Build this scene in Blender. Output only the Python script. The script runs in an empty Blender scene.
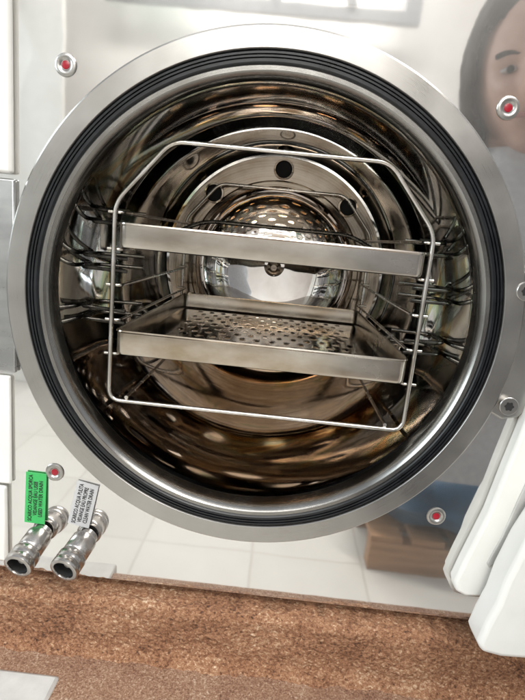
import bpy, bmesh, math, random
from mathutils import Vector, Matrix, noise
random.seed(4)
sc = bpy.context.scene
sc.view_settings.view_transform='Standard'
sc.view_settings.look='None'
sc.view_settings.exposure=0

# ---------------------------------------------------------------- camera frame / image-pixel unprojection helper
D=0.515; F=505.6
TH=math.radians(12.5); PS=math.radians(1.2); RO=math.radians(5.7)
fw=Vector((-math.sin(PS)*math.cos(TH), math.cos(PS)*math.cos(TH), -math.sin(TH)))
r0=Vector((math.cos(PS), math.sin(PS),0)); u0=r0.cross(fw)
rt=math.cos(RO)*r0+math.sin(RO)*u0
up=math.cos(RO)*u0-math.sin(RO)*r0
EYE=Vector((0,-D,0))
def at(px,py,Y=0.0):  # px, py are image pixels; parts are placed by unprojecting them
    """image pixel coordinates -> world point on the vertical plane y=Y"""
    d=(px-262.5)*rt+(350-py)*up+F*fw
    return EYE+d*((Y+D)/d.y)

# ---------------------------------------------------------------- helpers
WM={}
def reg(o,parent=None,loc=(0,0,0)):
    sc.collection.objects.link(o)
    o.location=loc
    WM[o]=Matrix.Translation(Vector(loc))
    if parent is not None:
        o.parent=parent
        o.matrix_parent_inverse=WM[parent].inverted()
    return o
def empty(name,loc,label=None,cat=None,parent=None,group=None):
    o=bpy.data.objects.new(name,None); o.empty_display_size=0.03
    reg(o,parent,loc)
    if label: o["label"]=label
    if cat: o["category"]=cat
    if group: o["group"]=group
    return o
def meshobj(name,verts,faces,mats,parent=None,loc=(0,0,0),smooth=True,fm=None,bevel=0,label=None,cat=None,seg=2):
    me=bpy.data.meshes.new(name)
    L=Vector(loc)
    me.from_pydata([tuple(Vector(v)-L) for v in verts],[],faces)
    if not isinstance(mats,(list,tuple)): mats=[mats]
    for m in mats: me.materials.append(m)
    if fm:
        for p,i in zip(me.polygons,fm): p.material_index=i
    bm=bmesh.new(); bm.from_mesh(me); bmesh.ops.recalc_face_normals(bm,faces=bm.faces); bm.to_mesh(me); bm.free()
    for p in me.polygons: p.use_smooth=smooth
    o=bpy.data.objects.new(name,me); reg(o,parent,loc)
    if bevel:
        b=o.modifiers.new("bevel","BEVEL"); b.width=bevel; b.segments=seg; b.limit_method='ANGLE'; b.angle_limit=math.radians(35)
    if smooth:
        me.set_sharp_from_angle(angle=math.radians(38))
        if bevel: o.modifiers.new("wn","WEIGHTED_NORMAL").keep_sharp=True
    if label: o["label"]=label
    if cat: o["category"]=cat
    return o
def box(x0,x1,y0,y1,z0,z1):
    v=[(x,y,z) for x in (x0,x1) for y in (y0,y1) for z in (z0,z1)]
    f=[(0,1,3,2),(4,6,7,5),(0,4,5,1),(2,3,7,6),(0,2,6,4),(1,5,7,3)]
    return v,f
def join(*parts):
    V=[];Fc=[]
    for v,f in parts:
        n=len(V); V+=list(v); Fc+=[tuple(i+n for i in q) for q in f]
    return V,Fc
def lathe(profile,c,axis=Vector((0,1,0)),n=128,closed=False):
    """profile (r,t): t along axis from c"""
    axis=Vector(axis).normalized(); c=Vector(c)
    a=axis.cross(Vector((0.3,0.1,1))).normalized(); b=axis.cross(a)
    V=[];Fc=[];m=len(profile)
    for i in range(n):
        t=2*math.pi*i/n
        for r,h in profile:
            V.append(c+axis*h+(a*math.cos(t)+b*math.sin(t))*r)
    for i in range(n):
        j=(i+1)%n
        for k in range(m if closed else m-1):
            l=(k+1)%m
            Fc.append((i*m+k,i*m+l,j*m+l,j*m+k))
    return V,Fc
def fillet(pts,r,closed=False,seg=6):
    pts=[Vector(p) for p in pts]; n=len(pts); out=[]
    for i,p in enumerate(pts):
        if not closed and i in (0,n-1): out.append(p); continue
        a=pts[(i-1)%n]-p; b=pts[(i+1)%n]-p
        d=min(r,a.length*.45,b.length*.45)
        A=p+a.normalized()*d; B=p+b.normalized()*d
        for s in range(seg+1):
            t=s/seg
            out.append((1-t)**2*A+2*t*(1-t)*p+t*t*B)
    return out
def tube(pts,r,closed=False,n=10):
    m=len(pts);V=[];Fc=[];prev=None
    for i,p in enumerate(pts):
        if closed: t=(pts[(i+1)%m]-pts[(i-1)%m])
        elif i==0: t=pts[1]-pts[0]
        elif i==m-1: t=pts[-1]-pts[-2]
        else: t=pts[i+1]-pts[i-1]
        t=t.normalized()
        if prev is None:
            prev=t.cross(Vector((0.31,0.52,0.8))).normalized()
        a=(prev-t*prev.dot(t)).normalized(); prev=a; b=t.cross(a)
        for k in range(n):
            q=2*math.pi*k/n
            V.append(p+(a*math.cos(q)+b*math.sin(q))*r)
    for i in range(m if closed else m-1):
        j=(i+1)%m
        for k in range(n):
            l=(k+1)%n
            Fc.append((i*n+k,i*n+l,j*n+l,j*n+k))
    if not closed:
        Fc.append(tuple(range(n))); Fc.append(tuple((m-1)*n+k for k in range(n)))
    return V,Fc
def extrude_poly(pts,y0,y1):
    n=len(pts)
    V=[(p.x,y0,p.z) for p in pts]+[(p.x,y1,p.z) for p in pts]
    Fc=[tuple(range(n)),tuple(range(2*n-1,n-1,-1))]
    for i in range(n):
        j=(i+1)%n; Fc.append((i,j,n+j,n+i))
    return V,Fc

# ---------------------------------------------------------------- materials
def newmat(name):
    m=bpy.data.materials.new(name); m.use_nodes=True
    nt=m.node_tree; b=nt.nodes["Principled BSDF"]
    return m,nt,b
def N(nt,t,**kw):
    n=nt.nodes.new(t)
    for k,v in kw.items(): setattr(n,k,v)
    return n
def surf(name,c1,c2,metal=0.0,r1=.3,r2=.4,scale=(20,20,20),detail=6,bump=0.0,ramp=(.35,.65),spec=None,dist=0.001,coat=0):
    m,nt,b=newmat(name)
    tc=N(nt,'ShaderNodeTexCoord'); mp=N(nt,'ShaderNodeMapping'); mp.inputs['Scale'].default_value=scale
    nz=N(nt,'ShaderNodeTexNoise'); nz.inputs['Scale'].default_value=1; nz.inputs['Detail'].default_value=detail; nz.inputs['Roughness'].default_value=.6
    nt.links.new(tc.outputs['Object'],mp.inputs['Vector']); nt.links.new(mp.outputs['Vector'],nz.inputs['Vector'])
    cr=N(nt,'ShaderNodeValToRGB'); cr.color_ramp.elements[0].position=ramp[0]; cr.color_ramp.elements[1].position=ramp[1]
    cr.color_ramp.elements[0].color=(*c1,1); cr.color_ramp.elements[1].color=(*c2,1)
    nt.links.new(nz.outputs['Fac'],cr.inputs['Fac']); nt.links.new(cr.outputs['Color'],b.inputs['Base Color'])
    mr=N(nt,'ShaderNodeMapRange'); mr.inputs['From Min'].default_value=.3; mr.inputs['From Max'].default_value=.7
    mr.inputs['To Min'].default_value=r1; mr.inputs['To Max'].default_value=r2
    nt.links.new(nz.outputs['Fac'],mr.inputs['Value']); nt.links.new(mr.outputs['Result'],b.inputs['Roughness'])
    b.inputs['Metallic'].default_value=metal
    if coat: b.inputs['Coat Weight'].default_value=coat
    if bump:
        bp=N(nt,'ShaderNodeBump'); bp.inputs['Strength'].default_value=bump; bp.inputs['Distance'].default_value=dist
        nt.links.new(nz.outputs['Fac'],bp.inputs['Height']); nt.links.new(bp.outputs['Normal'],b.inputs['Normal'])
    return m

# polished front plate: mirror under a hazy, finely scratched film
M_plate=surf("polished_steel",(.78,.765,.745),(.84,.83,.815),1,.025,.05,(6,6,9),detail=3,bump=.06,dist=.0018)
nt=M_plate.node_tree; b=nt.nodes["Principled BSDF"]
hz=N(nt,'ShaderNodeBsdfPrincipled'); hz.inputs['Base Color'].default_value=(.80,.78,.75,1); hz.inputs['Metallic'].default_value=1; hz.inputs['Roughness'].default_value=.42
mxs=N(nt,'ShaderNodeMixShader')
tc=N(nt,'ShaderNodeTexCoord'); hn=N(nt,'ShaderNodeTexNoise'); hn.inputs['Scale'].default_value=5; hn.inputs['Detail'].default_value=5
nt.links.new(tc.outputs['Object'],hn.inputs['Vector'])
hm_=N(nt,'ShaderNodeMapRange'); hm_.inputs['From Min'].default_value=.3; hm_.inputs['From Max'].default_value=.7; hm_.inputs['To Min'].default_value=.06; hm_.inputs['To Max'].default_value=.22
nt.links.new(hn.outputs['Fac'],hm_.inputs['Value']); nt.links.new(hm_.outputs['Result'],mxs.inputs[0])
nt.links.new(b.outputs[0],mxs.inputs[1]); nt.links.new(hz.outputs[0],mxs.inputs[2]); nt.links.new(mxs.outputs[0],nt.nodes['Material Output'].inputs['Surface'])

def radial_steel(name,c1,c2,r1,r2,freq=900,bump=.25):
    m,nt,b=newmat(name)
    tc=N(nt,'ShaderNodeTexCoord'); sx=N(nt,'ShaderNodeSeparateXYZ'); nt.links.new(tc.outputs['Object'],sx.inputs[0])
    cb=N(nt,'ShaderNodeCombineXYZ'); nt.links.new(sx.outputs['X'],cb.inputs['X']); nt.links.new(sx.outputs['Z'],cb.inputs['Y'])
    ln=N(nt,'ShaderNodeVectorMath',operation='LENGTH'); nt.links.new(cb.outputs[0],ln.inputs[0])
    mu=N(nt,'ShaderNodeMath',operation='MULTIPLY'); mu.inputs[1].default_value=freq; nt.links.new(ln.outputs['Value'],mu.inputs[0])
    nz=N(nt,'ShaderNodeTexNoise',noise_dimensions='1D'); nz.inputs['Scale'].default_value=1; nz.inputs['Detail'].default_value=3
    nt.links.new(mu.outputs[0],nz.inputs['W'])
    n2=N(nt,'ShaderNodeTexNoise'); n2.inputs['Scale'].default_value=14; n2.inputs['Detail'].default_value=6
    nt.links.new(tc.outputs['Object'],n2.inputs['Vector'])
    mx=N(nt,'ShaderNodeMath',operation='MULTIPLY_ADD'); mx.inputs[1].default_value=.45; nt.links.new(nz.outputs['Fac'],mx.inputs[0]); nt.links.new(n2.outputs['Fac'],mx.inputs[2])
    mr=N(nt,'ShaderNodeMapRange'); mr.inputs['From Min'].default_value=.5; mr.inputs['From Max'].default_value=.95
    nt.links.new(mx.outputs[0],mr.inputs['Value'])
    cr=N(nt,'ShaderNodeValToRGB'); cr.color_ramp.elements[0].color=(*c1,1); cr.color_ramp.elements[1].color=(*c2,1)
    nt.links.new(mr.outputs['Result'],cr.inputs['Fac']); nt.links.new(cr.outputs['Color'],b.inputs['Base Color'])
    m2=N(nt,'ShaderNodeMapRange'); m2.inputs['To Min'].default_value=r1; m2.inputs['To Max'].default_value=r2
    nt.links.new(mr.outputs['Result'],m2.inputs['Value']); nt.links.new(m2.outputs['Result'],b.inputs['Roughness'])
    b.inputs['Metallic'].default_value=1
    bp=N(nt,'ShaderNodeBump'); bp.inputs['Strength'].default_value=bump; bp.inputs['Distance'].default_value=.0004
    nt.links.new(nz.outputs['Fac'],bp.inputs['Height']); nt.links.new(bp.outputs['Normal'],b.inputs['Normal'])
    return m
M_flange=radial_steel("turned_steel",(.37,.355,.335),(.47,.455,.43),.26,.38,2600,.05)
M_lipst=radial_steel("dark_turned_steel",(.24,.23,.215),(.34,.33,.31),.2,.32,2600,.05)
M_back=radial_steel("heat_tinted_steel",(.26,.19,.13),(.50,.44,.37),.08,.2,300,.1)
M_dish=surf("mirror_dish_steel",(.78,.73,.69),(.92,.91,.90),1,.01,.04,(8,8,8),detail=2,bump=.08,dist=.006)
# chamber wall: mirror polished, heat stained, with reflections and shade painted into the colour
def chamber_mat():
    m,nt,b=newmat("stained_shaded_chamber_steel")
    tc=N(nt,'ShaderNodeTexCoord'); mp=N(nt,'ShaderNodeMapping'); mp.inputs['Scale'].default_value=(5,9,5)
    nz=N(nt,'ShaderNodeTexNoise'); nz.inputs['Scale'].default_value=1; nz.inputs['Detail'].default_value=5; nz.inputs['Roughness'].default_value=.5; nz.inputs['Distortion'].default_value=1.6
    nt.links.new(tc.outputs['Object'],mp.inputs[0]); nt.links.new(mp.outputs[0],nz.inputs['Vector'])
    sx=N(nt,'ShaderNodeSeparateXYZ'); nt.links.new(tc.outputs['Object'],sx.inputs[0])
    cr=N(nt,'ShaderNodeValToRGB'); e=cr.color_ramp.elements
    e[0].position=.25; e[0].color=(.20,.11,.06,1); e[1].position=.70; e[1].color=(.84,.86,.88,1)
    for p_,c_ in ((.33,(.50,.32,.14)),(.37,(.84,.70,.38)),(.405,(.54,.70,.60)),(.44,(.86,.87,.86)),(.53,(.66,.67,.69)),(.60,(.88,.89,.90))):  # teal and amber stops also paint coloured reflections into the wall
        x=e.new(p_); x.color=(*c_,1)
    nt.links.new(nz.outputs['Fac'],cr.inputs['Fac'])
    # brown tint towards the drum bottom, painting in shade from the person outside
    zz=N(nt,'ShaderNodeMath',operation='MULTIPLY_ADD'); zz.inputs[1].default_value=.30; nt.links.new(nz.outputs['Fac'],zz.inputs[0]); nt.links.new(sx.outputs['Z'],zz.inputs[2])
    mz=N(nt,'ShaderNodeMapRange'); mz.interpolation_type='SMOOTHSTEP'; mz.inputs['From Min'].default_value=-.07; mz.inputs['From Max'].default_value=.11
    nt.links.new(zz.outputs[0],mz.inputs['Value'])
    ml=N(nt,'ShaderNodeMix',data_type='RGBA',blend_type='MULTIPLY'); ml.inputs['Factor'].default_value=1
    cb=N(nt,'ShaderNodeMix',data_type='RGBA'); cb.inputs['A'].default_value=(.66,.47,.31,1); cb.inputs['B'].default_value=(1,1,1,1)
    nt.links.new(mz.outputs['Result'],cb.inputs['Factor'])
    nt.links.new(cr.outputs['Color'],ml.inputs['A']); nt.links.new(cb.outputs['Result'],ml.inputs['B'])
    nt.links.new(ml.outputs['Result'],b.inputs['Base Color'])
    mr=N(nt,'ShaderNodeMapRange'); mr.inputs['From Min'].default_value=.3; mr.inputs['From Max'].default_value=.7; mr.inputs['To Min'].default_value=.09; mr.inputs['To Max'].default_value=.02
    nt.links.new(nz.outputs['Fac'],mr.inputs['Value']); nt.links.new(mr.outputs['Result'],b.inputs['Roughness'])
    b.inputs['Metallic'].default_value=1
    m2=N(nt,'ShaderNodeMapping'); m2.inputs['Scale'].default_value=(9,4,9)
    n2=N(nt,'ShaderNodeTexNoise'); n2.inputs['Scale'].default_value=1; n2.inputs['Detail'].default_value=.5
    nt.links.new(tc.outputs['Object'],m2.inputs[0]); nt.links.new(m2.outputs[0],n2.inputs['Vector'])
    bp=N(nt,'ShaderNodeBump'); bp.inputs['Strength'].default_value=.16; bp.inputs['Distance'].default_value=.009
    nt.links.new(n2.outputs['Fac'],bp.inputs['Height']); nt.links.new(bp.outputs['Normal'],b.inputs['Normal'])
    return m
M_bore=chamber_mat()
M_rubber=surf("black_rubber",(.003,.0035,.0045),(.006,.007,.009),0,.26,.38,(40,40,40))
M_wire=surf("rack_wire_steel",(.50,.46,.40),(.72,.69,.65),1,.16,.30,(60,60,30))
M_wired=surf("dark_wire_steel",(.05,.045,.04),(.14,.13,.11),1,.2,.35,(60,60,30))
M_tray=surf("brushed_tray_steel",(.38,.34,.29),(.62,.58,.53),1,.16,.28,(8,14,18),bump=.08,dist=.0008)
M_tray2=surf("stained_tray_steel",(.34,.27,.19),(.62,.57,.50),1,.14,.28,(9,14,18),bump=.08,dist=.0008)
def perforated():
    m,nt,b=newmat("perforated_tray_floor")
    out=nt.nodes['Material Output']
    b.inputs['Metallic'].default_value=1; b.inputs['Roughness'].default_value=.11
    tc=N(nt,'ShaderNodeTexCoord'); sx=N(nt,'ShaderNodeSeparateXYZ'); nt.links.new(tc.outputs['Object'],sx.inputs[0])
    nz=N(nt,'ShaderNodeTexNoise'); nz.inputs['Scale'].default_value=14; nz.inputs['Detail'].default_value=6
    nt.links.new(tc.outputs['Object'],nz.inputs['Vector'])
    cr=N(nt,'ShaderNodeValToRGB'); cr.color_ramp.elements[0].color=(.55,.47,.38,1); cr.color_ramp.elements[1].color=(.88,.86,.83,1)
    cr.color_ramp.elements[0].position=.32; cr.color_ramp.elements[1].position=.58
    nt.links.new(nz.outputs['Fac'],cr.inputs['Fac']); nt.links.new(cr.outputs['Color'],b.inputs['Base Color'])
    def M(op,a,bv=None,c=None):
        n=N(nt,'ShaderNodeMath',operation=op)
        for i,v in enumerate((a,bv,c)):
            if v is None: continue
            if isinstance(v,(int,float)): n.inputs[i].default_value=v
            else: nt.links.new(v,n.inputs[i])
        return n.outputs[0]
    ys=M('MULTIPLY',sx.outputs['Y'],1/.030)
    row=M('FLOOR',ys); odd=M('MULTIPLY',M('FLOORED_MODULO',row,2),.5)
    xs=M('ADD',M('MULTIPLY',sx.outputs['X'],1/.0205),odd)
    fx=M('MULTIPLY',M('SUBTRACT',M('FRACT',xs),.5),.0205)
    fy=M('MULTIPLY',M('SUBTRACT',M('FRACT',ys),.5),.030)
    fy=M('MULTIPLY',fy,.50)
    d=M('SQRT',M('ADD',M('MULTIPLY',fx,fx),M('MULTIPLY',fy,fy)))
    inx=M('LESS_THAN',M('ABSOLUTE',sx.outputs['X']),.128)
    iny=M('LESS_THAN',M('ABSOLUTE',sx.outputs['Y']),.178)
    reg_=M('MULTIPLY',inx,iny)
    hole=M('MULTIPLY',M('LESS_THAN',d,.0038),reg_)
    rim=N(nt,'ShaderNodeMapRange'); rim.interpolation_type='SMOOTHSTEP'; rim.inputs['From Min'].default_value=.0038; rim.inputs['From Max'].default_value=.0066
    nt.links.new(d,rim.inputs['Value'])
    bp=N(nt,'ShaderNodeBump'); bp.inputs['Strength'].default_value=.4; bp.inputs['Distance'].default_value=.0009
    nt.links.new(M('MULTIPLY',rim.outputs['Result'],reg_),bp.inputs['Height']); nt.links.new(bp.outputs['Normal'],b.inputs['Normal'])
    tr=N(nt,'ShaderNodeBsdfTransparent'); mx=N(nt,'ShaderNodeMixShader')
    nt.links.new(hole,mx.inputs[0]); nt.links.new(b.outputs[0],mx.inputs[1]); nt.links.new(tr.outputs[0],mx.inputs[2])
    nt.links.new(mx.outputs[0],out.inputs['Surface'])
    return m
M_perf=perforated()
M_dark=surf("dark_hole",(.006,.006,.006),(.012,.012,.012),0,.6,.8)
M_red=surf("red_plastic",(.24,.004,.012),(.32,.008,.022),0,.25,.35)
M_chrome=surf("fitting_steel",(.36,.335,.31),(.58,.55,.52),1,.20,.32,(30,30,30))
M_white=surf("cream_plastic",(.68,.67,.63),(.74,.73,.70),0,.28,.38,(9,9,9),coat=.3)
M_offw=surf("greyed_plastic",(.42,.41,.39),(.56,.55,.52),0,.4,.5,(20,20,20))
M_grey=surf("grey_steel_trim",(.42,.42,.42),(.55,.55,.54),1,.25,.38,(9,9,30))
M_green=surf("green_tag",(.035,.36,.085),(.045,.42,.11),0,.4,.5)
M_tagw=surf("grey_white_tag",(.42,.42,.42),(.50,.50,.50),0,.4,.5)
M_ink=surf("black_ink",(.01,.01,.01),(.015,.015,.015),0,.5,.6)
M_skin=surf("skin",(.40,.235,.175),(.50,.31,.24),0,.5,.6)
M_lip=surf("lip_skin",(.33,.13,.11),(.37,.16,.13),0,.45,.5)
M_hair=surf("dark_hair",(.005,.003,.002),(.016,.009,.006),0,.75,.9,(90,90,7),bump=.5)
M_hair.node_tree.nodes["Principled BSDF"].inputs['Specular IOR Level'].default_value=.15
M_eye=surf("eye_white",(.30,.27,.25),(.34,.31,.29),0,.1,.15)
M_cloth=surf("grey_cloth",(.40,.40,.41),(.48,.48,.49),0,.8,.9,(60,60,60))
M_blue=surf("blue_bag_cloth",(.008,.032,.065),(.015,.06,.11),0,.5,.7,(12,12,12),bump=.5,dist=.02)
M_wood=surf("pallet_wood",(.25,.13,.06),(.38,.21,.11),0,.6,.75,(4,40,40))
M_wall=surf("painted_wall",(.66,.63,.60),(.76,.74,.71),0,.8,.9,(1.5,1.5,1.5))
M_frame=surf("grey_window_frame",(.13,.14,.15),(.18,.19,.20),0,.4,.5)
M_curtain=surf("green_curtain",(.05,.15,.13),(.11,.25,.21),0,.8,.9,(30,3,1))
def tile():
    m,nt,b=newmat("beige_floor_tile")
    tc=N(nt,'ShaderNodeTexCoord'); br=N(nt,'ShaderNodeTexBrick'); br.offset=0
    br.inputs['Scale'].default_value=1; br.inputs['Brick Width'].default_value=.48; br.inputs['Row Height'].default_value=.48; br.inputs['Mortar Size'].default_value=.006
    br.inputs['Color1'].default_value=(.53,.505,.46,1); br.inputs['Color2'].default_value=(.58,.555,.51,1); br.inputs['Mortar'].default_value=(.46,.435,.39,1)
    nt.links.new(tc.outputs['Object'],br.inputs['Vector']); nt.links.new(br.outputs['Color'],b.inputs['Base Color'])
    b.inputs['Roughness'].default_value=.35
    return m
M_tile=tile()
def crumbly(name,cols,sc1,sc2,bump,rough=.85,dist=.004,fine=1.0,lo=.7,hi=1.3,chip=120,cw=.14,stretch=(1,1,1)):
    m,nt,b=newmat(name)
    tc=N(nt,'ShaderNodeTexCoord'); mp=N(nt,'ShaderNodeMapping'); mp.inputs['Scale'].default_value=stretch
    nt.links.new(tc.outputs['Object'],mp.inputs[0])
    a=N(nt,'ShaderNodeTexNoise'); a.inputs['Scale'].default_value=sc1; a.inputs['Detail'].default_value=10; a.inputs['Roughness'].default_value=.7
    c=N(nt,'ShaderNodeTexNoise'); c.inputs['Scale'].default_value=sc2; c.inputs['Detail'].default_value=6; c.inputs['Roughness'].default_value=.8; c.inputs['Distortion'].default_value=.6
    v=N(nt,'ShaderNodeTexVoronoi'); v.inputs['Scale'].default_value=chip
    for q in (a,c,v): nt.links.new(mp.outputs[0],q.inputs['Vector'])
    s=N(nt,'ShaderNodeMath',operation='MULTIPLY_ADD'); s.inputs[1].default_value=fine; s.inputs[2].default_value=.5-.5*fine
    nt.links.new(c.outputs['Fac'],s.inputs[0])
    mx=N(nt,'ShaderNodeMath',operation='ADD'); nt.links.new(a.outputs['Fac'],mx.inputs[0]); nt.links.new(s.outputs[0],mx.inputs[1])
    sv=N(nt,'ShaderNodeSeparateColor'); nt.links.new(v.outputs['Color'],sv.inputs[0])
    mv=N(nt,'ShaderNodeMath',operation='MULTIPLY_ADD'); mv.inputs[1].default_value=cw; nt.links.new(sv.outputs[0],mv.inputs[0]); nt.links.new(mx.outputs[0],mv.inputs[2])
    mr=N(nt,'ShaderNodeMapRange'); mr.inputs['From Min'].default_value=lo+cw/2; mr.inputs['From Max'].default_value=hi+cw/2; nt.links.new(mv.outputs[0],mr.inputs['Value'])
    cr=N(nt,'ShaderNodeValToRGB'); e=cr.color_ramp.elements
    e[0].position=0; e[0].color=(*cols[0],1); e[1].position=1; e[1].color=(*cols[-1],1)
    for i,k in enumerate(cols[1:-1]):
        x=e.new((i+1)/(len(cols)-1)); x.color=(*k,1)
    nt.links.new(mr.outputs['Result'],cr.inputs['Fac']); nt.links.new(cr.outputs['Color'],b.inputs['Base Color'])
    b.inputs['Roughness'].default_value=rough
    bp=N(nt,'ShaderNodeBump'); bp.inputs['Strength'].default_value=bump; bp.inputs['Distance'].default_value=dist
    nt.links.new(mv.outputs[0],bp.inputs['Height']); nt.links.new(bp.outputs['Normal'],b.inputs['Normal'])
    return m
M_chip=crumbly("worn_chipboard",[(.045,.020,.011),(.20,.085,.040),(.32,.15,.075),(.42,.235,.13),(.70,.52,.36)],14,330,.6,dist=.002,fine=2.8,lo=.5,hi=1.5,chip=380,cw=.30,stretch=(.8,1,1.1))
M_granite=crumbly("speckled_stone",[(.08,.035,.02),(.22,.105,.06),(.33,.18,.11),(.44,.29,.19),(.74,.62,.50)],18,480,.5,.7,fine=2.8,lo=.45,hi=1.55,chip=520,cw=.35)

# ---------------------------------------------------------------- sterilizer
C=at(260.5,311.5,0); C.y=0
PB=at(262,596,.012).z     # plate bottom height
ster=empty("steam_sterilizer",(C.x,.2,PB-.015),"steel bench steam sterilizer with its round chamber door open","sterilizer")
YP=.012
def plate_with_hole(x0,x1,z0,z1,y,r,c,n=160):
    V=[];Fc=[]
    for i in range(n):
        t=2*math.pi*i/n; dx,dz=math.cos(t),math.sin(t)
        V.append((c.x+r*dx,y,c.z+r*dz))
        s=[]
        if dx>1e-6: s.append((x1-c.x)/dx)
        if dx<-1e-6: s.append((x0-c.x)/dx)
        if dz>1e-6: s.append((z1-c.z)/dz)
        if dz<-1e-6: s.append((z0-c.z)/dz)
        k=min(s); V.append((c.x+k*dx,y,c.z+k*dz))
    for i in range(n):
        j=(i+1)%n; Fc.append((2*i,2*i+1,2*j+1,2*j))
    b=len(V)
    for (x,z) in ((x0,z0),(x1,z0),(x1,z1),(x0,z1)):
        ang=math.atan2(z-c.z,x-c.x)%(2*math.pi); k=int(ang/(2*math.pi)*n)
        V.append((x,y,z)); Fc.append((2*k+1,len(V)-1,2*((k+1)%n)+1))
    q=len(V)
    e=[(x0,z0),(x1,z0),(x1,z1),(x0,z1)]
    for (x,z) in e: V.append((x,y+.03,z))
    for i in range(4):
        j=(i+1)%4; Fc.append((b+i,b+j,q+j,q+i))
    return V,Fc
PX0,PX1,PZ1=-.36,.50,.48
v,f=plate_with_hole(PX0,PX1,PB,PZ1,YP,.260,C)
meshobj("front_plate",v,f,M_plate,ster,smooth=False,label="mirror polished stainless steel front plate")
K=1.008
pr=lambda l:[(r*K,t) for r,t in l]
v,f=lathe(pr([(.2645,.0125),(.2645,.003),(.2620,.0),(.2440,.0),(.2428,.0015),(.2423,.011),(.2300,.011),(.2300,.0015),(.2288,.0),(.2250,.0),(.2215,.003),(.2190,.012),(.2177,.022)]),C,n=192)
fm=[]
for i in range(192): fm+=[0]*8+[1]*4
fl=meshobj("chamber_flange",v,f,[M_flange,M_lipst],ster,loc=C,fm=fm)
v,f=lathe(pr([(.2421,.0095),(.2421,.002),(.2410,.0005),(.2392,.0005),(.2387,.0022),(.2382,.0022),(.2377,.0005),(.2362,.0005),(.2357,.0022),(.2352,.0022),(.2347,.0005),(.2322,.0005),(.2304,.002),(.2302,.0095)]),C,n=192)
meshobj("door_gasket",v,f,M_rubber,ster,loc=C)
RB=.2172
AX=Vector((0.004,1,.040)).normalized()
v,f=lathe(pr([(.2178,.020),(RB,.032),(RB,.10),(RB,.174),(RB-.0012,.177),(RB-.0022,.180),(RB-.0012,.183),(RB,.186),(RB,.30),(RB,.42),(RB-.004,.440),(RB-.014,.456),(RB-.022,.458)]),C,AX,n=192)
meshobj("chamber",v,f,M_bore,ster,loc=C,label="mirror polished cylindrical chamber wall with brown heat stains and painted-in shade")
v,f=lathe([(.200,.4555),(.160,.4555),(.157,.450),(.149,.449),(.146,.453),(.144,.462),(.125,.478),(.095,.492),(.060,.500),(.020,.503),(.0195,.496),(.0001,.496)],C,AX,n=160)
fm=[]
for i in range(160):
    fm+= [0,0,0,0,0]+[1]*6
bk=meshobj("chamber_end_plate",v,f,[M_back,M_dish],ster,loc=C,fm=fm)
def on_plate(px,py,t):
    d=at(px,py,0.)-EYE; o=C+AX*t
    return EYE+d*((o-EYE).dot(AX)/d.dot(AX))
for (px,py) in ((284,169),(342,212),(218,198),(192,300),(356,322)):
    p=on_plate(px,py,.4545)
    rr=(p-C-AX*(p-C).dot(AX)); 
    p=C+AX*.4545+rr.normalized()*min(max(rr.length,.176),.179)
    v,f=lathe([(.0185,.0),(.0180,-.003),(.0150,-.0035),(.0135,-.001)],p,AX,n=32)
    v2,f2=lathe([(.0135,-.001),(.0130,-.0005),(.0001,-.0004)],p,AX,n=32)
    V,Fc=join((v,f),(v2,f2))
    meshobj("steam_port",V,Fc,[M_back,M_dark],ster,fm=[0]*len(f)+[1]*len(f2))
p=C+AX*.496
v,f=lathe([(.014,0),(.014,-.006),(.010,-.009),(.009,-.024),(.006,-.026),(.0055,-.012),(.0001,-.012)],p,AX,n=32)
meshobj("inlet_nozzle",v,f,M_back,ster,loc=p)
for i,(px,py) in enumerate(((66,65),(508,108),(55,472),(436,516))):
    p=at(px,py,YP); p.y=YP
    s=meshobj("screw",*lathe([(.0108,-.0004),(.0102,-.0016),(.0085,-.0024),(.0062,-.0020),(.0046,-.0006),(.0001,-.0006)],p,n=40),M_flange,ster,loc=p)
    meshobj("screw_cap",*lathe([(.0040,-.0007),(.0038,-.0011),(.0026,-.0014),(.0001,-.0015)],p,n=24),M_red,s,loc=p,label="small red plastic screw cap")
hp=[at(*q,0) for q in ((519,274),(560,262),(560,400),(533,410),(519,419),(503,421),(490,413),(487,404),(500,372),(512,330))]
v,f=extrude_poly(hp,.0035,YP-.0005)
hinge=meshobj("hinge_bracket",v,f,M_flange,ster,bevel=.002)
for (px,py,r) in ((507,405,.0098),(524,291,.0095)):
    p=at(px,py,.0035); p.y=-.0005
    V,Fc=lathe([(r,.004),(r,-.0008),(r*.93,-.0014),(.0001,-.0014)],p,n=40)
    hb=meshobj("hinge_bolt",V,Fc,M_flange,hinge,loc=p)
    V=[p+Vector((math.cos(k*math.pi/12)*q,-.0018,math.sin(k*math.pi/12)*q)) for k in range(24) for q in (r*.46*(1.0+.16*math.cos(6*k*math.pi/12)),)]
    V2=[v_+Vector((0,.0006,0)) for v_ in V]
    Fc=[tuple(range(24))]+[(k,(k+1)%24,24+(k+1)%24,24+k) for k in range(24)]
    meshobj("bolt_socket",V+V2,Fc,M_dark,hinge,loc=p,smooth=False)
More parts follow.
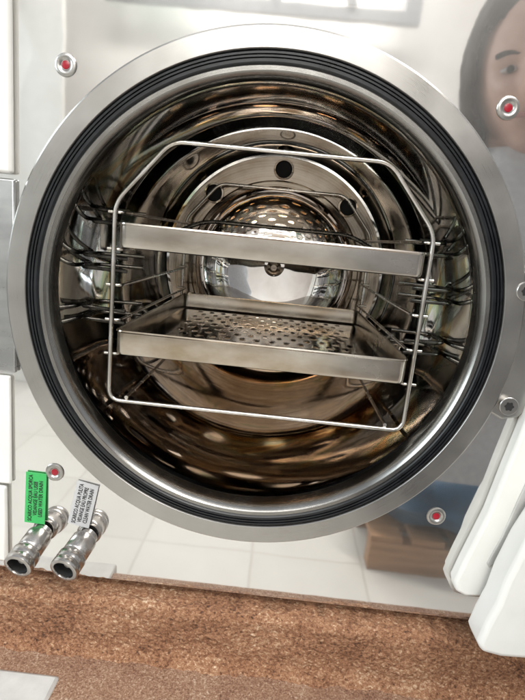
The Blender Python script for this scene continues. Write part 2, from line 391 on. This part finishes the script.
# left edge trims
zt=at(0,172,-.0).z
v,f=box(-.60,at(10,100,.002).x,.002,YP-.001,zt,.48); meshobj("side_trim",v,f,M_white,ster,bevel=.003)
v,f=box(-.60,at(15,275,.006).x,.006,YP-.001,at(5,372,.006).z,at(5,178,.006).z); meshobj("latch_housing",v,f,M_grey,ster,bevel=.002)
v,f=box(-.60,at(10,400,.006).x,.006,YP-.001,at(5,484,.006).z,at(5,376,.006).z); meshobj("side_trim",v,f,M_white,ster,bevel=.002)
v,f=box(-.60,at(6,520,.004).x,.004,YP-.001,at(3,562,.004).z,at(3,487,.004).z); meshobj("side_trim",v,f,M_white,ster,bevel=.003)
v,f=box(PX0+.02,PX1-.02,.044,.62,PB+.004,PZ1-.01)
f=[q for q in f if q!=(0,4,5,1)]
meshobj("casing",v,f,M_grey,ster,smooth=False)
v,f=box(PX0+.03,PX1-.06,.034,.60,PB-.012,PB+.002); meshobj("base_skirt",v,f,M_dark,ster,smooth=False)

# door, swung open to the side
door=empty("door",at(530,520,-.01),parent=ster)
c1=[at(*q,-.008) for q in ((560,330),(536,392),(523,430),(508,466),(489,514),(464,563),(455,582),(456,592),(465,597),(484,598),(520,560),(600,480),(620,330))]
v,f=extrude_poly(c1,-.008,YP-.001)
meshobj("door_rim",v,f,M_white,door,bevel=.004,seg=3,label="cream plastic rim of the open door")
c3=[at(*q,-.009) for q in ((532,470),(517,502),(502,536),(487,563),(489,568),(502,555),(520,524),(560,480))]
v,f=extrude_poly(c3,-.010,-.0075)
meshobj("door_seam",v,f,M_offw,door,bevel=.001)
c2=[at(*q,-.05) for q in ((640,400),(560,490),(524,545),(506,580),(497,604),(486,624),(478,642),(481,652),(500,657),(640,668))]
v,f=extrude_poly(c2,-.052,-.016)
meshobj("door_cover",v,f,M_white,door,bevel=.006,seg=4,label="white plastic cover of the open door")

# couplings: smooth turned bodies, stepped collar, open dark end
def coupling(a,b,label):
    ax=(b-a); Ln=ax.length; ax.normalize()
    prof=[(.0120,0),(.0120,Ln*.10),(.0140,Ln*.13),(.0146,Ln*.17),(.0146,Ln*.54),(.0140,Ln*.56),(.0136,Ln*.57),(.0136,Ln*.60),(.0152,Ln*.62),(.0160,Ln*.65),(.0160,Ln*.80),(.0155,Ln*.815),(.0155,Ln*.84),(.0162,Ln*.86),(.0162,Ln*.95),(.0156,Ln*.99),(.0145,Ln),(.0118,Ln),(.0112,Ln*.97),(.0110,Ln*.70)]
    o=meshobj("hose_coupling",*lathe(prof,a,ax,n=56),M_chrome,ster,loc=a)
    o["label"]=label
    meshobj("coupling_bore",*lathe([(.0109,Ln*.96),(.0104,Ln*.88),(.0104,Ln*.72),(.0001,Ln*.72)],a,ax,n=32),M_dark,o,loc=a)
    meshobj("coupling_spigot",*lathe([(.0001,Ln*.72),(.0001,Ln*.86),(.0034,Ln*.86),(.0046,Ln*.84),(.0046,Ln*.72)],a,ax,n=24),M_chrome,o,loc=a)
    return o
a1=at(43,531,YP); b1=at(17,567,-.038)
a2=at(88,535,YP); b2=at(63,571,-.038)
k1=coupling(a1,b1,"steel drain coupling with a green tag")
k2=coupling(a2,b2,"steel drain coupling with a white tag")
def text_mesh(s,size):
    cu=bpy.data.curves.new("t",'FONT'); cu.body=s; cu.size=size; cu.align_x='CENTER'; cu.align_y='CENTER'; cu.extrude=.0001
    cu.space_line=.95; cu.resolution_u=2; cu.offset=0.00006
    o=bpy.data.objects.new("t",cu); sc.collection.objects.link(o)
    dg=bpy.context.evaluated_depsgraph_get(); me=bpy.data.meshes.new_from_object(o.evaluated_get(dg))
    V=[v.co.copy() for v in me.vertices]; Fc=[tuple(p.vertices) for p in me.polygons]
    bpy.data.objects.remove(o); return V,Fc
def tag(p00,p10,p01,mat,txt,parent):
    X=(p10-p00); Y=(p01-p00); w=X.length; h=Y.length; X.normalize(); Y=(Y-X*Y.dot(X)).normalized(); Zn=X.cross(Y)
    if Zn.y>0: Zn=-Zn
    corners=[p00,p00+X*w,p00+X*w+Y*h,p00+Y*h]
    V=[c+Zn*0 for c in corners]+[c+Zn*.0012 for c in corners]
    Fc=[(0,1,2,3),(4,5,6,7),(0,1,5,4),(1,2,6,5),(2,3,7,6),(3,0,4,7)]
    t=meshobj("label_tag",V,Fc,mat,parent,smooth=False)
    tv,tf=text_mesh(txt,h*.27)
    xs=[v.x for v in tv]; k=min(1.0,(w*.92)/(max(xs)-min(xs)))
    ys=[v.y for v in tv]; yo=(max(ys)+min(ys))/2
    c=p00+X*w/2+Y*h/2+Zn*.0016
    V=[c+X*v.x*k+Y*(v.y-yo)+Zn*v.z for v in tv]
    meshobj("lettering",V,tf,M_ink,t,smooth=False)
    return t
YT=YP-.0015
tag(at(45,524,YT-.002),at(47,474,YT),at(25,523,YT-.002),M_green,"SCARICO ACQUA SPORCA\nVIDANGE EAU USEE\nUSED WATER DRAIN",k1)["label"]="green plastic tag with black lettering"
tag(at(89,528,YT-.002),at(99,486,YT),at(68,522,YT-.002),M_tagw,"SCARICO ACQUA PULITA\nVIDANGE EAU PROPRE\nCLEAN WATER DRAIN",k2)["label"]="greyish white plastic tag with black lettering"

# ---------------------------------------------------------------- rack
Y1=.030; LEN=.395; Y2=Y1+LEN
tl=at(178,141,Y1); tr_=at(385,163,Y1); sl=at(117,205,Y1); sr=at(434,232,Y1); bl=at(107,400,Y1); brr=at(403,430,Y1)
xL=(sl.x+bl.x)/2; xR=(sr.x+brr.x)/2; zT=(tl.z+tr_.z)/2; zS=(sl.z+sr.z)/2; zB=(bl.z+brr.z)/2
RW=.0026
rack=empty("tray_rack",((xL+xR)/2,(Y1+Y2)/2,zB),"steel wire tray rack standing inside the round chamber","rack")
loop=[(xL,zS),(tl.x-.006,zT),(tr_.x+.006,zT),(xR,zS),(xR,zB),(xL,zB)]
for nm,Y in (("front_frame",Y1),("rear_frame",Y2)):
    pts=fillet([Vector((x,Y,z)) for x,z in loop],.014,True)
    meshobj(nm,*tube(pts,RW,True),M_wire,rack)
up_b=(at(124,249,Y1).z+at(424,277,Y1).z)/2; up_t=(at(124,225,Y1).z+at(424,250,Y1).z)/2
lo_b=(at(123,354,Y1).z+at(410,383,Y1).z)/2; lo_t=(at(123,330,Y1).z+at(410,357,Y1).z)/2
sp=(up_b-lo_b)/3.0
lev=[up_b+sp-.0022,up_b-.0022,up_b-sp-.0022,up_b-2*sp-.0022,lo_b-.0022]
for sx_,xv in ((1,xL),(-1,xR)):
    for z in lev:
        pts=[Vector((xv-sx_*.008,Y1+.0042,z)),Vector((xv+sx_*.008,Y1+.0042,z)),Vector((xv+sx_*.008,Y2-.0042,z)),Vector((xv-sx_*.008,Y2-.0042,z))]
        meshobj("shelf_support",*tube(fillet(pts,.006),.0020),M_wire,rack)
    for zc,(ya,yb_) in ((up_b+sp*1.0,(Y1+.03,Y1+.10)),(up_b-.35*sp,(Y1+.03,Y1+.10)),(up_b-1.9*sp,(Y1+.03,Y1+.10))):
        for dz in (.0,-.014):
            z=zc+dz
            def wall(y):
                cz=C.z+.04*y; return C.x-sx_*(math.sqrt(max(.0004,(RB*K-.004)**2-(z-cz)**2)))
            pts=[Vector((xv+sx_*.006,ya,z)),Vector((wall(ya),ya+.008,z)),Vector((wall(yb_),yb_-.008,z)),Vector((xv+sx_*.006,yb_,z))]
            meshobj("wall_reflection_wire",*tube(fillet(pts,.010),.0023),M_wired,rack)  # dark wires added to stand in for the rack's reflections in the drum
for xv in (xL+.02,xR-.02):
    meshobj("runner",*tube([Vector((xv,Y1,zB+.0045)),Vector((xv,Y2,zB+.0045))],.0022),M_wire,rack)
pts=[Vector((xL+.008,Y2-.10,up_t-.004)),Vector((xL+.05,Y2-.10,up_t+.016)),Vector((xR-.05,Y2-.10,up_t+.016)),Vector((xR-.008,Y2-.10,up_t-.004))]
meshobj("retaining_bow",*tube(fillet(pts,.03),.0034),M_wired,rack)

def tray(name,x0,x1,z0,z1,mat,label,fmat):
    ya,yb=Y1-.010,Y2-.012
    cx,cy=(x0+x1)/2,(ya+yb)/2
    def ring(inset,z,r):
        hx=(x1-x0)/2-inset; hy=(yb-ya)/2-inset; r=max(.001,r-inset); out=[]
        for qx,qy,a0 in ((1,1,0),(-1,1,90),(-1,-1,180),(1,-1,270)):
            for s in range(7):
                t=math.radians(a0+90*s/6)
                out.append(Vector((cx+qx*(hx-r)+r*math.cos(t),cy+qy*(hy-r)+r*math.sin(t),z)))
        return out
    rs=[ring(.004,z0,.010),ring(.0012,z0+.0012,.010),ring(0,z0+.004,.010),ring(0,z1-.003,.010),ring(-.0012,z1-.0015,.010),ring(-.0008,z1,.010),ring(.0012,z1,.010),ring(.0022,z1-.002,.010),ring(.0022,z0+.004,.010),ring(.005,z0+.0012,.010)]
    V=[];Fc=[];fm=[];m=28
    for r in rs: V+=r
    for i in range(len(rs)-1):
        for k in range(m):
            l=(k+1)%m; Fc.append((i*m+k,i*m+l,(i+1)*m+l,(i+1)*m+k)); fm.append(0)
    Fc.append(tuple(range(m))); fm.append(1)
    Fc.append(tuple((len(rs)-1)*m+k for k in range(m))); fm.append(1)
    o=meshobj(name,V,Fc,[mat,fmat],None,loc=(cx,cy,z0),fm=fm)
    o["label"]=label; o["category"]="tray"; o["group"]="sterilizer trays on the rack"
    return o
tray("instrument_tray",xL+.0065,xR-.0065,up_b,up_t,M_tray,"empty shallow steel tray on the upper rack level",M_tray)
tray("instrument_tray",xL+.0075,xR-.0075,lo_b,lo_t,M_tray2,"perforated steel tray with brownish stains, lower rack level",M_perf)

# ---------------------------------------------------------------- bench under the machine
ST=PB-.012
SB=ST-.074
def worn_slab(x0,x1,yf,yb,z0,z1):
    nx=640; prof=[]
    for k in range(6): prof.append((yb+(yf+.02-yb)*k/6,z1))
    for k in range(5): prof.append((yf+.02-.008*k/4,z1))
    for k in range(1,8):
        t=k/8*math.pi/2; prof.append((yf+.010-.010*math.sin(t)-0,z1-.010+.010*math.cos(t)))
    for k in range(46): prof.append((yf,z1-.010-(z1-.010-z0)*k/45))
    V=[];Fc=[];m=len(prof)
    for i in range(nx+1):
        x=x0+(x1-x0)*i/nx
        for (y,z) in prof:
            q=Vector((x*17,y*20,z*20)); a=noise.noise(q)*.004+noise.noise(q*3.1)*.0015+noise.noise(q*8)*.0012+noise.noise(q*19)*.0014
            w=1 if y<.01 else .2
            zz=z+noise.noise(q*6.1+Vector((5,1,7)))*.003*w
            if z<z0+.02:
                k=(z0+.02-z)/.02
                a-=.012*k*k
                zz+=(noise.noise(Vector((x*40,3,1)))*.006+noise.noise(Vector((x*130,9,1)))*.003)*k
            V.append((x,y+a*w,min(zz,z1+.002)))
    for i in range(nx):
        for k in range(m-1): Fc.append((i*m+k,i*m+k+1,(i+1)*m+k+1,(i+1)*m+k))
    return V,Fc
v,f=worn_slab(-.62,.70,-.012,.62,SB,ST)
meshobj("chipboard_shelf",v,f,M_chip,label="thick worn reddish brown chipboard shelf with frayed edge",cat="shelf")
v,f=box(-.62,.8,-.112,.62,SB-.05,SB+.002)
meshobj("stone_worktop",v,f,M_granite,bevel=.006,label="brown speckled stone worktop under the chipboard shelf",cat="worktop")
v,f=box(-.70,at(44,680,-.09).x,-.125,-.050,SB-.06,SB+.005)
meshobj("edge_profile",v,f,M_offw,bevel=.004,label="short white plastic edge profile beside the stone worktop",cat="trim")

# ---------------------------------------------------------------- surroundings mirrored in the steel
v=[(-7,-6,-1.35),(7,-6,-1.35),(7,1.2,-1.35),(-7,1.2,-1.35)]
o=meshobj("floor",v,[(0,1,2,3)],M_tile,smooth=False); o["kind"]="structure"
v,f=box(-7,7,-4.3,-4.2,-1.35,3.4)
o=meshobj("painted_wall",v,f,M_wall,smooth=False,label="plain off white painted wall behind the photographer",cat="wall")
win=empty("window",(-.4,-4.18,1.4),"tall grey framed window with a green curtain","window")
YW=-3.96
V,Fc=join(box(-1.62,-1.50,YW,YW+.08,1.72,3.1),box(.75,.87,YW,YW+.08,1.72,3.1),box(-.30,-.22,YW,YW+.08,1.80,3.0),box(-1.5,.75,YW,YW+.08,1.72,1.80),box(-1.5,.75,YW,YW+.08,3.0,3.1),
 ([Vector((.30+dx,YW+dy,z)) if z<2 else Vector((-.10+dx,YW+dy,z)) for dx in (0,.07) for dy in (.09,.13) for z in (1.80,3.0)],box(0,1,0,1,0,1)[1]))
meshobj("window_frame",V,Fc,M_frame,win,smooth=False)
V=[];Fc=[]
for i in range(61):
    x=-1.42+.50*i/60; y=-3.90+.03*math.sin(i*.9)
    V+=[(x,y,1.78),(x,y,3.1)]
for i in range(60): Fc.append((2*i,2*i+1,2*i+3,2*i+2))
meshobj("curtain",V,Fc,M_curtain,win)
lf=empty("room_door",(-2.2,-3.4,-1.35),"white panelled room door standing ajar by the wall","door")
V,Fc=box(-2.30,-1.72,-3.45,-3.40,-1.35,2.3); meshobj("leaf",V,Fc,M_white,lf,bevel=.01)
V,Fc=join(box(-2.40,-2.30,-3.5,-3.38,-1.35,2.4),box(-2.3,-1.7,-3.5,-3.38,2.31,2.4)); meshobj("frame",V,Fc,M_grey,lf,smooth=False)

pal=empty("wooden_pallet",(1.0,-1.8,-1.35),"low wooden pallet standing on the tiled floor","pallet")
for k in range(3):
    y=-2.15+.33*k
    meshobj("bearer",*box(.50,1.75,y,y+.08,-1.35,-1.22),M_wood,pal,smooth=False)
for k in range(7):
    x=.50+.18*k
    meshobj("deck_board",*box(x,x+.135,-2.2,-1.42,-1.218,-1.19),M_wood,pal,smooth=False)
V=[];Fc=[];n1,n2=40,24
for i in range(n2+1):
    ph=math.pi*i/n2-math.pi/2
    for j in range(n1):
        t=2*math.pi*j/n1
        cp=max(0,math.cos(ph))**.6
        d=Vector((math.copysign(abs(math.cos(t))**.6,math.cos(t))*cp,math.copysign(abs(math.sin(t))**.6,math.sin(t))*cp,math.sin(ph)))
        w=1+.18*noise.noise(d*2.3)
        V.append((1.08+.60*d.x*w,-1.74+.36*d.y*w,-1.05+.16*d.z*w))
for i in range(n2):
    for j in range(n1):
        k=(j+1)%n1; Fc.append((i*n1+j,i*n1+k,(i+1)*n1+k,(i+1)*n1+j))
meshobj("cloth_bag",V,Fc,M_blue,label="dark blue cloth bag lying on the wooden pallet",cat="bag")

# ---------------------------------------------------------------- person, seen mirrored in the plate
hm=at(531,76,.76); H=Vector((hm.x,-.74,hm.z))
def g(x,s): return math.exp(-(x/s)**2)
def head_surface(d):
    x,y,z=d
    X=.118*x; Y=.150*y; Z=.190*z
    if z<0: X*=1-.30*(-z)**1.6
    if y>0:
        Y*=.90
        X*=1-.04*y
        Y+=.038*g(X,.016)*(g(Z+.030,.030)+.45*g(Z-.005,.025))
        Y-=.022*(g(X-.045,.026)+g(X+.045,.026))*g(Z-.012,.018)
        Y+=.007*(g(X-.045,.03)+g(X+.045,.03))*g(Z-.040,.013)
        Y+=.010*g(X,.035)*g(Z+.082,.012)
        Y-=.005*g(X,.035)*g(Z+.082,.003)
        Y+=.014*g(X,.035)*g(Z+.140,.025)
        Y+=.008*(g(X-.06,.03)+g(X+.06,.03))*g(Z+.03,.03)
    elif z<-.3: Y*=1-.45*(-z-.3)
    return Vector((X,Y,Z))
person=empty("person",(H.x,H.y,H.z-1.0),"dark haired person in grey top taking the picture","person")
R=Matrix.Rotation(math.radians(20),4,'Z')@Matrix.Rotation(math.radians(-12),4,'X')@Matrix.Rotation(math.radians(-7),4,'Y')
def tf(v): return H+(R@v)
def sph(fn,n1=72,n2=56,keep=None):
    V=[];Fc=[];Dr=[]
    for i in range(n2+1):
        ph=math.pi*i/n2-math.pi/2
        for j in range(n1):
            t=2*math.pi*j/n1
            d=Vector((math.cos(t)*math.cos(ph),math.sin(t)*math.cos(ph),math.sin(ph))); Dr.append(d); V.append(tf(fn(d)))
    for i in range(n2):
        for j in range(n1):
            k=(j+1)%n1; q=(i*n1+j,i*n1+k,(i+1)*n1+k,(i+1)*n1+j)
            if keep is None or keep(sum((Dr[a] for a in q),Vector())/4): Fc.append(q)
    return V,Fc
hv,hf=sph(head_surface)
loops=[(-.06,.058,.062,-.02),(-.10,.062,.066,-.02),(-.155,.062,.064,-.03),(-.195,.075,.075,-.035),(-.225,.14,.095,-.04),(-.255,.25,.115,-.045),(-.295,.325,.125,-.05),(-.36,.350,.135,-.05),(-.52,.325,.145,-.04),(-.70,.285,.14,-.03),(-.95,.27,.14,-.03)]
def loopmesh(ls,n=48,cap=False):
    V=[];Fc=[]
    for z,rx,ry,oy in ls:
        for j in range(n):
            t=2*math.pi*j/n; V.append(H+Vector((rx*math.cos(t),oy+ry*math.sin(t),z)))
    for i in range(len(ls)-1):
        for j in range(n):
            k=(j+1)%n; Fc.append((i*n+j,i*n+k,(i+1)*n+k,(i+1)*n+j))
    if cap:
        Fc.append(tuple(range(n))); Fc.append(tuple((len(ls)-1)*n+k for k in range(n)))
    return V,Fc
V,Fc=join((hv,hf),loopmesh(loops,cap=True))
body=meshobj("body",V,Fc,M_skin,person)
rm=body.modifiers.new("rm","REMESH"); rm.mode='VOXEL'; rm.voxel_size=.0055; rm.use_smooth_shade=True
dg=bpy.context.evaluated_depsgraph_get(); dg.update()
me2=bpy.data.meshes.new_from_object(body.evaluated_get(dg)); body.modifiers.clear(); body.data=me2
if not me2.materials: me2.materials.append(M_skin)
meshobj("shirt",*loopmesh([(z-.004,rx+.010,ry+.010,oy) for z,rx,ry,oy in loops[2:]]),M_cloth,person)
def hairfn(d):
    x,y,z=d
    zz=max(z,-.15)
    b=head_surface(Vector((x,min(y,.55),zz)))
    n=.05*noise.noise(Vector((x*7,y*7,z*2)))+.03*noise.noise(Vector((x*25,y*25,z*2)))
    k=1.16+n
    v=Vector((b.x*k*1.06,b.y*k-.006,b.z*1.13*(1+n*.4)))
    if z<0:
        v.z=z*.24; v.x=(.118*x)*(1.24+n); v.y=(.150*min(y,.55))*(1.12+n)-.006
    return v
def hk(d):
    jag=.12*noise.noise(Vector((d.x*14,d.z*5,2)))
    if d.z>.36: return d.y<.44+jag+(d.z-.36)*1.9
    if d.z>-.93: return d.y<.44+jag+.85*max(0,abs(d.x)-.58)
    return False
hobj=meshobj("hair",*sph(hairfn,128,64,keep=hk),M_hair,person)
so=hobj.modifiers.new("s","SOLIDIFY"); so.thickness=.008; so.offset=0
for s in (-1,1):
    c=Vector((s*.043,.106,.010))
    V=[];Fc=[];n1,n2=20,12
    for i in range(n2+1):
        ph=math.pi*i/n2-math.pi/2
        for j in range(n1):
            t=2*math.pi*j/n1; V.append(tf(c+Vector((math.cos(t)*math.cos(ph)*.020,math.sin(t)*math.cos(ph)*.016,math.sin(ph)*.0075))))
    for i in range(n2):
        for j in range(n1):
            k=(j+1)%n1; Fc.append((i*n1+j,i*n1+k,(i+1)*n1+k,(i+1)*n1+j))
    e=meshobj("eye",V,Fc,M_eye,person)
    V2,F2=lathe([(.0078,.0),(.007,.002),(.0001,.003)],tf(c+Vector((0,.0145,0))),R.to_3x3()@Vector((0,1,0)),n=20)
    meshobj("iris",V2,F2,M_hair,e)
    pts=[tf(Vector((s*(.018+.054*k/6),.126-.012*(k/6)**2*1.6,.034+.007*math.sin(k/6*2.6)))) for k in range(7)]
    meshobj("eyebrow",*tube(pts,.0050,n=8),M_hair,person)
pts=[tf(Vector((x,.143-.9*abs(x)**1.5*1.2,-.082))) for x in [(-.030+.006*k) for k in range(11)]]
meshobj("lips",*tube(pts,.0055,n=8),M_lip,person)

# ---------------------------------------------------------------- light
w=bpy.data.worlds.new("World"); sc.world=w; w.use_nodes=True; nt=w.node_tree
bg=nt.nodes["Background"]
tc=N(nt,'ShaderNodeTexCoord'); sx=N(nt,'ShaderNodeSeparateXYZ'); nt.links.new(tc.outputs['Generated'],sx.inputs[0])
cr=N(nt,'ShaderNodeValToRGB'); e=cr.color_ramp.elements
mr=N(nt,'ShaderNodeMapRange'); mr.inputs['From Min'].default_value=-1; nt.links.new(sx.outputs['Z'],mr.inputs['Value'])
nt.links.new(mr.outputs['Result'],cr.inputs['Fac'])
e[0].position=.40; e[0].color=(.22,.19,.16,1); e[1].position=.80; e[1].color=(.80,.85,.92,1)
x=e.new(.55); x.color=(.58,.58,.58,1)
nt.links.new(cr.outputs['Color'],bg.inputs['Color']); bg.inputs['Strength'].default_value=.75
def area(name,loc,target,sx_,sy_,pw,col):
    l=bpy.data.lights.new(name,'AREA'); l.shape='RECTANGLE'; l.size=sx_; l.size_y=sy_; l.energy=pw; l.color=col
    o=bpy.data.objects.new(name,l); sc.collection.objects.link(o); o.location=loc
    o.rotation_euler=(Vector(target)-Vector(loc)).to_track_quat('-Z','Y').to_euler(); return o
area("window_light",(-.4,-4.05,2.40),(-.2,0,0),2.2,1.2,190,(1,.985,.96))
area("ceiling_light",(1.2,-1.8,2.6),(0,-.5,-.3),1.6,.35,60,(1,.97,.92))
area("wall_wash_light",(-.2,-2.2,3.0),(0,-4.2,.3),3.0,.5,80,(1,.98,.95))
area("side_window_light",(-3.2,-1.6,1.0),(0,-.3,-.2),1.4,1.8,80,(.84,.95,1))

# ---------------------------------------------------------------- camera
cam=bpy.data.cameras.new("camera"); co=bpy.data.objects.new("camera",cam); sc.collection.objects.link(co)
M=Matrix(((rt.x,up.x,-fw.x,EYE.x),(rt.y,up.y,-fw.y,EYE.y),(rt.z,up.z,-fw.z,EYE.z),(0,0,0,1)))
co.matrix_world=M
cam.sensor_fit='VERTICAL'; cam.sensor_height=36; cam.lens=26; cam.clip_start=.01; cam.clip_end=100
sc.camera=co
